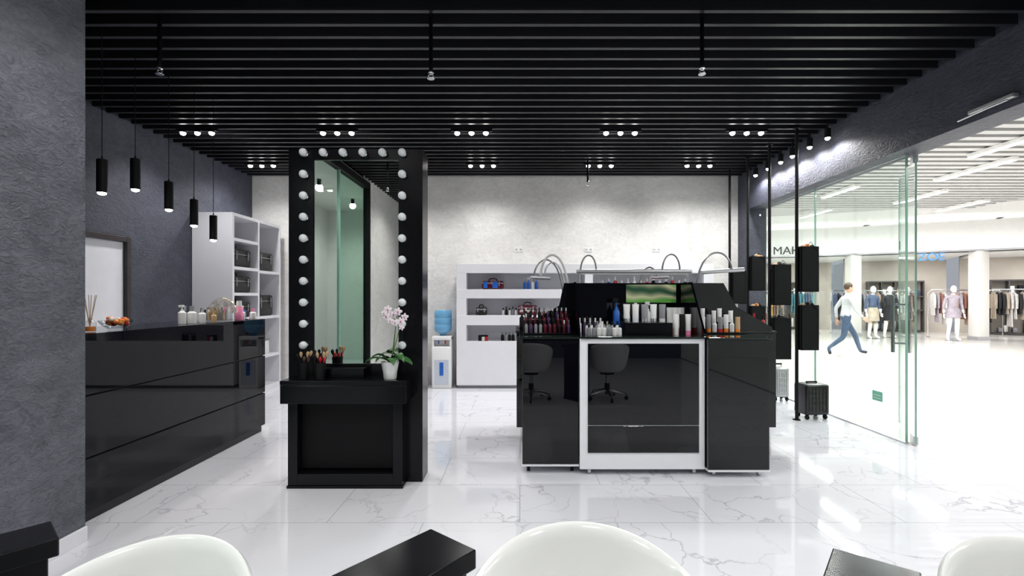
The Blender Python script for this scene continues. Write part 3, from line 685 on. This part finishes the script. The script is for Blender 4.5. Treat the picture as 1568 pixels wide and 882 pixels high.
def wallseg(o, pts, z0, z1, m, th=.12, off=0.0):
    for (xa, ya), (xb, yb) in zip(pts[:-1], pts[1:]):
        d = Vector((xb-xa, yb-ya)); L = d.length; T = TR(xa, ya, 0, math.atan2(d.y, d.x)); o.box(0, L, off, off+th, z0, z1, m, T=T)
o = O('wall_mall_fascia'); wallseg(o, pts, 2.9, MZ+.15, MW); wallseg(o, pts, 2.9, 2.96, ALU, .5)
wallseg(o, pts, 3.75, MZ+.15, MW, .3, -1.6); o.done()
o = O('wall_mall_shops'); wallseg(o, pts, 0, 3.4, mat('shop_wall', (.55, .50, .44), .7, var=.15, vscale=.8), .1, 4.0); wallseg(o, pts, 2.9, 2.95, MW, 3.8, .2); o.done()
SHC = [mat('shop_col', (.75, .73, .70), .5), mat('shop_dark', (.06, .055, .055), .5)]
for i, (xa, ya) in enumerate(pts[1:-1]):
    o = O('shop_column'); o.box(xa-.18, xa+.18, ya+.02, ya+.38, 0, 2.9, SHC[0], .01); o.box(xa-.2, xa+.2, ya, ya+.4, 0, .12, ALU, .005); o.done()
for (xa, ya), (xb, yb) in zip(pts[:-1], pts[1:]):
    o = O('shop_wall_shelving'); d = Vector((xb-xa, yb-ya)); T = TR(xa, ya, 0, math.atan2(d.y, d.x)); L = d.length-.8
    for z in (.02, .85, 1.4, 2.0): o.box(.8, L, 3.5, 3.95, z, z+.05, SHC[1], T=T)
    n = 4
    for k in range(n+1): xx = .8+(L-.8)*k/n; o.box(xx-.02, xx+.02, 3.5, 3.95, .02, 2.05, SHC[1], T=T)
    for k in range(22): xx = .95+(L-1.1)*k/22; hh = .15+.25*random.random(); zb = random.choice([.9, 1.45, .1]); o.box(xx, xx+.12, 3.6, 3.85, zb, zb+hh, random.choice([SHC[0], TAN, GREYI, JEAN, BM, DRED]), .01, T=T)
    o.done()
o = O('wall_mall_end'); o.box(24, 24.2, -3.7, 9, 0, MZ, MW); o.box(3.0, 24, -3.9, -3.7, 0, MZ, MW); o.box(2.9, 3.0, 8.0, 24, 0, MZ, MW); o.done()
for i, ((xa, ya), (xb, yb)) in enumerate(zip(pts[:-1], pts[1:])):
    n = Vector((-(yb-ya), xb-xa)).normalized()
    area('shop_lamp', ((xa+xb)/2+n.x*2, (ya+yb)/2+n.y*2, 2.85), 75, 2.2, 1.6)
def sign(txt, x, y, z, size, m, rz, name, mirror=False):
    c = bpy.data.curves.new(name, 'FONT'); c.body = txt; c.size = size; c.extrude = .03; c.align_x = 'CENTER'
    t = bpy.data.objects.new(name+'_t', c); scene.collection.objects.link(t)
    dg = bpy.context.evaluated_depsgraph_get(); me = bpy.data.meshes.new_from_object(t.evaluated_get(dg)); bpy.data.objects.remove(t)
    ob = bpy.data.objects.new(name, me); me.materials.clear(); me.materials.append(m); scene.collection.objects.link(ob)
    ob.matrix_world = Matrix.Translation((x, y, z)) @ Matrix.Rotation(rz, 4, 'Z') @ Matrix.Rotation(math.pi/2, 4, 'X') @ Matrix.Diagonal((-1 if mirror else 1, 1, 1, 1))
sign('ZOE', 13.7, 16.1, 2.62, .36, mat('sign_blue', (.05, .25, .7), .4), -.49, 'shop_sign')
sign('HAM', 9.85, 17.85, 2.98, .42, BM, -.33, 'shop_sign', True)
o = O('security_camera'); o.lathe([(.0, 0), (.09, .03), (.12, .08), (.12, .1)], (6.9, 8.0, MZ-.1), GREYI, 20); o.done()

GARM = [mat('garment_%d' % i, c, .85, var=.15, vscale=12) for i, c in enumerate([(.45, .38, .30), (.06, .09, .16), (.26, .11, .08), (.6, .58, .56), (.02, .02, .025), (.42, .27, .19), (.65, .42, .08), (.08, .22, .26), (.33, .29, .33), (.20, .12, .08)])]
def garment(o, x, m, z, L, T):
    rows = []
    for (zz, w, d) in ((0, .03, .012), (-.03, .12, .02), (-.07, .20, .03), (-.3, .20, .035), (-L*.7, .21, .04), (-L, .23, .045)):
        rows.append([(x+d*math.cos(k*math.pi/5), w*math.sin(k*math.pi/5), z+zz) for k in range(10)])
    o.grid(rows, m, T=T, closed=True)
    for sy in (-1, 1): o.tube([(x, sy*.19, z-.08), (x, sy*.235, z-.3), (x, sy*.24, z-.55)], [.045, .04, .03], m, T=T, seg=6)
    o.tube([(x, 0, z), (x, 0, z+.05), (x, .012, z+.07)], .003, CHR, T=T, seg=5)
def rack(x, y, rz, W, cols, Hh=1.65):
    T = TR(x, y, 0, rz); o = O('clothing_rack')
    o.tube([(-W/2, 0, .02), (-W/2, 0, Hh-.1), (-W/2+.1, 0, Hh), (W/2-.1, 0, Hh), (W/2, 0, Hh-.1), (W/2, 0, .02)], .015, CHR, T=T)
    for s_ in (-1, 1): o.tube([(s_*W/2, -.25, .02), (s_*W/2, .25, .02)], .015, CHR, T=T)
    n = int((W-.25)/.1)
    for i in range(n): garment(o, -W/2+.14+i*.1, random.choice(cols), Hh-.08, random.uniform(.7, 1.15), T)
    o.done()
G = GARM
rack(14.85, 16.6, -.49, 1.3, [G[0], G[5], G[8], G[3], G[2]]); rack(16.2, 15.9, -.5, 1.2, [G[3], G[0], G[4]]); rack(12.8, 18.6, -.4, 1.4, [G[4], G[8], G[1]])
rack(9.7, 19.6, -.3, 1.4, [G[6], G[7], G[2], G[3]]); rack(11.0, 18.9, -.35, 1.2, [G[4], G[1], G[7]]); rack(7.8, 20.0, -.25, 1.4, [G[6], G[4], G[0]])
rack(10.6, 21.0, -.3, 1.5, [G[4], G[2], G[9]]); rack(14.4, 18.6, -.4, 1.3, [G[5], G[4], G[3]]); rack(16.6, 17.5, -.49, 1.3, [G[4], G[3], G[9]])

def human(name, loc, rz, J, zmat, head='mann', hair=None, skin=None, hands=True):
    T = TR(*loc, rz); o = O(name)
    names = list(J.keys()); idx = {n: i for i, n in enumerate(names)}
    E = [('pel', 'sp'), ('sp', 'ch'), ('ch', 'nb'), ('nb', 'nk'), ('ch', 'shL'), ('shL', 'elL'), ('elL', 'wrL'), ('ch', 'shR'), ('shR', 'elR'), ('elR', 'wrR'),
         ('pel', 'hpL'), ('hpL', 'knL'), ('knL', 'anL'), ('anL', 'toL'), ('pel', 'hpR'), ('hpR', 'knR'), ('knR', 'anR'), ('anR', 'toR')]
    R = dict(pel=(.135, .105), sp=(.125, .095), ch=(.15, .105), nb=(.075, .065), nk=(.052, .052), sh=(.062, .06), el=(.042, .042), wr=(.028, .028), hp=(.095, .09), kn=(.062, .062), an=(.042, .042), to=(.036, .03))
    me = bpy.data.meshes.new('h'); me.from_pydata([J[n] for n in names], [(idx[a], idx[b]) for a, b in E], [])
    ob = bpy.data.objects.new('h', me); scene.collection.objects.link(ob)
    ob.modifiers.new('s', 'SKIN'); md = ob.modifiers.new('u', 'SUBSURF'); md.levels = 2
    sv = me.skin_vertices[0].data
    for n in names:
        k = n[:2] if n not in R else n
        sv[idx[n]].radius = R[n] if n in R else R[k]
        sv[idx[n]].use_root = (n == 'pel')
    dg = bpy.context.evaluated_depsgraph_get(); ev = ob.evaluated_get(dg); em = ev.to_mesh(); b = bmesh.new(); b.from_mesh(em); ev.to_mesh_clear()
    bpy.data.objects.remove(ob); bpy.data.meshes.remove(me)
    for f in b.faces: f.material_index = o.mi(zmat(f.calc_center_median()))
    o.add(b, None, True, T, keep=True)
    sk = skin or MANQ; hx, hy, hz = J['nk'][0], J['nk'][1]-.015, J['nk'][2]+.13
    o.sph((hx, hy, hz), (.074, .092, .115), sk, T=T, seg=20); o.sph((hx, hy-.02, hz-.06), (.055, .068, .055), sk, T=T, seg=14)
    o.lathe([(.0, .03), (.012, 0), (0, -.012)], (hx, hy-.093, hz-.012), sk, 8, T=T)
    for s_ in (-1, 1): o.sph((hx+s_*.075, hy+.005, hz-.01), (.01, .02, .03), sk, T=T, seg=8)
    if hair:
        o.sph((hx, hy+.015, hz+.025), (.082, .095, .105), hair, T=T, seg=18)
        for s_ in (-1, 1): o.sph((hx+s_*.028, hy-.083, hz+.005), (.011, .007, .006), BM, T=T, seg=8)
        o.sph((hx, hy-.083, hz-.058), (.022, .008, .006), DRED, T=T, seg=8)
    if hands:
        for s_ in ('L', 'R'):
            w = Vector(J['wr'+s_]); e = Vector(J['el'+s_]); d = (w-e).normalized(); sd = Vector((0, 1, 0)); sd = (sd-d*sd.dot(d)).normalized()
            c = w+d*.05; rot = Matrix((d.cross(sd), sd, d)).transposed(); o.sph(c, (.014, .038, .052), sk, T=T, seg=10, rot=rot); nrm = d.cross(sd)
            for k, (off, L) in enumerate(((-.028, .07), (-.010, .08), (.009, .075), (.027, .06))):
                p = c+d*.035+sd*off; o.tube([p, p+d*L*.5+nrm*.004, p+d*L+nrm*.02], [.009, .008, .006], sk, T=T, seg=6)
            p = c-d*.01-sd*.03; o.tube([p, p+d*.03-sd*.025, p+d*.06-sd*.03], [.011, .01, .007], sk, T=T, seg=6)
    return o, T
STAND = dict(pel=(0, 0, .96), sp=(0, 0, 1.12), ch=(0, 0, 1.32), nb=(0, 0, 1.46), nk=(0, -.01, 1.53), shL=(.18, 0, 1.42), elL=(.24, .03, 1.13), wrL=(.25, -.05, .88), shR=(-.18, 0, 1.42), elR=(-.24, .03, 1.13), wrR=(-.27, -.04, .88),
    hpL=(.09, 0, .90), knL=(.10, -.02, .50), anL=(.11, .01, .09), toL=(.13, -.15, .035), hpR=(-.09, 0, .90), knR=(-.12, -.04, .50), anR=(-.16, -.02, .09), toR=(-.19, -.17, .035))
def zm(top, bot, zt=1.0, zb=.5, skin=MANQ):
    def f(c):
        if c.z > 1.49: return skin
        if c.z > zt: return top if abs(c.x) < .262 or c.z > 1.0 else skin
        if c.z > zb and abs(c.x) < .215: return bot
        return skin
    return f
for (x, y, rz, tp, bt, zb) in ((13.9, 15.5, -.3, G[8], G[8], .75), (13.6, 17.0, .2, G[3], G[4], .1), (11.9, 16.3, .1, G[1], G[0], .5), (12.7, 16.6, -.3, G[4], G[4], .6), (16.5, 14.1, -.4, G[4], G[4], .7), (8.7, 18.0, 0, G[6], G[1], .2)):
    o, T = human('mannequin', (x, y, 0.0), rz, STAND, zm(tp, bt, 1.0, zb)); o.lathe([(0, 0), (.2, 0), (.2, .01), (0, .012)], (-.02, -.03, .0), CHR, 24, T=T)
    rows = []
    for zz, r in ((1.05, .15), (.95, .175), (max(zb, .6), .21)): rows.append([(r*math.cos(k*math.pi/8), r*.8*math.sin(k*math.pi/8), zz) for k in range(16)])
    o.grid(rows, bt if zb > .3 else tp, T=T, closed=True, solid=.008)
    o.done()
W = dict(pel=(0, 0, .93), sp=(0, -.01, 1.09), ch=(0, -.03, 1.29), nb=(0, -.045, 1.43), nk=(0, -.06, 1.50), shL=(.19, -.03, 1.39), elL=(.23, .12, 1.13), wrL=(.22, .10, .88), shR=(-.19, -.03, 1.39), elR=(-.23, -.10, 1.12), wrR=(-.20, -.28, .94),
    hpL=(.09, -.01, .88), knL=(.10, -.24, .51), anL=(.10, -.36, .12), toL=(.11, -.51, .09), hpR=(-.09, .01, .88), knR=(-.09, .08, .46), anR=(-.09, .40, .20), toR=(-.09, .36, .045))
def zw(c):
    if c.z > 1.48: return SKIN
    if c.z > .97 or (abs(c.x) > .16 and c.z > .93): return SHIRT
    if c.z > .12: return JEAN if abs(c.x) < .19 else SKIN
    return BM
o, T = human('pedestrian', (7.75, 11.5, -.005), math.pi/2-.2, W, zw, hair=HAIR, skin=SKIN); o.done()

# ------------------------------------------------------------ added corridor fill lamps and world
for yy in (-2.2, -.6, 1.0):
    o = O('downlight'); o.lathe([(0.025, 0), (0.032, 0.003), (0.032, 0.10)], (-3.3, yy, 3.239), BM, 16); o.sph((-3.3, yy, 3.237), (.026, .026, .024), LED, seg=14); o.done()  # added fixtures, they brighten the corridor reflected in the vanity mirror
    spot('corridor_fill_lamp', (-3.3, yy, 3.20), 75, 165, .6, .06)
w = bpy.data.worlds.new('World'); scene.world = w; w.use_nodes = True
w.node_tree.nodes['Background'].inputs[0].default_value = (.85, .9, 1, 1); w.node_tree.nodes['Background'].inputs[1].default_value = .4

cam = bpy.data.cameras.new('Camera'); co = bpy.data.objects.new('Camera', cam); scene.collection.objects.link(co)
co.location = (0, 0, 1.4); co.rotation_euler = (math.pi/2, 0, 0); cam.sensor_width = 36; cam.lens = 16.99
cam.shift_x = -12/1568; cam.shift_y = 14/1568; cam.clip_start = .05; cam.clip_end = 200
scene.camera = co
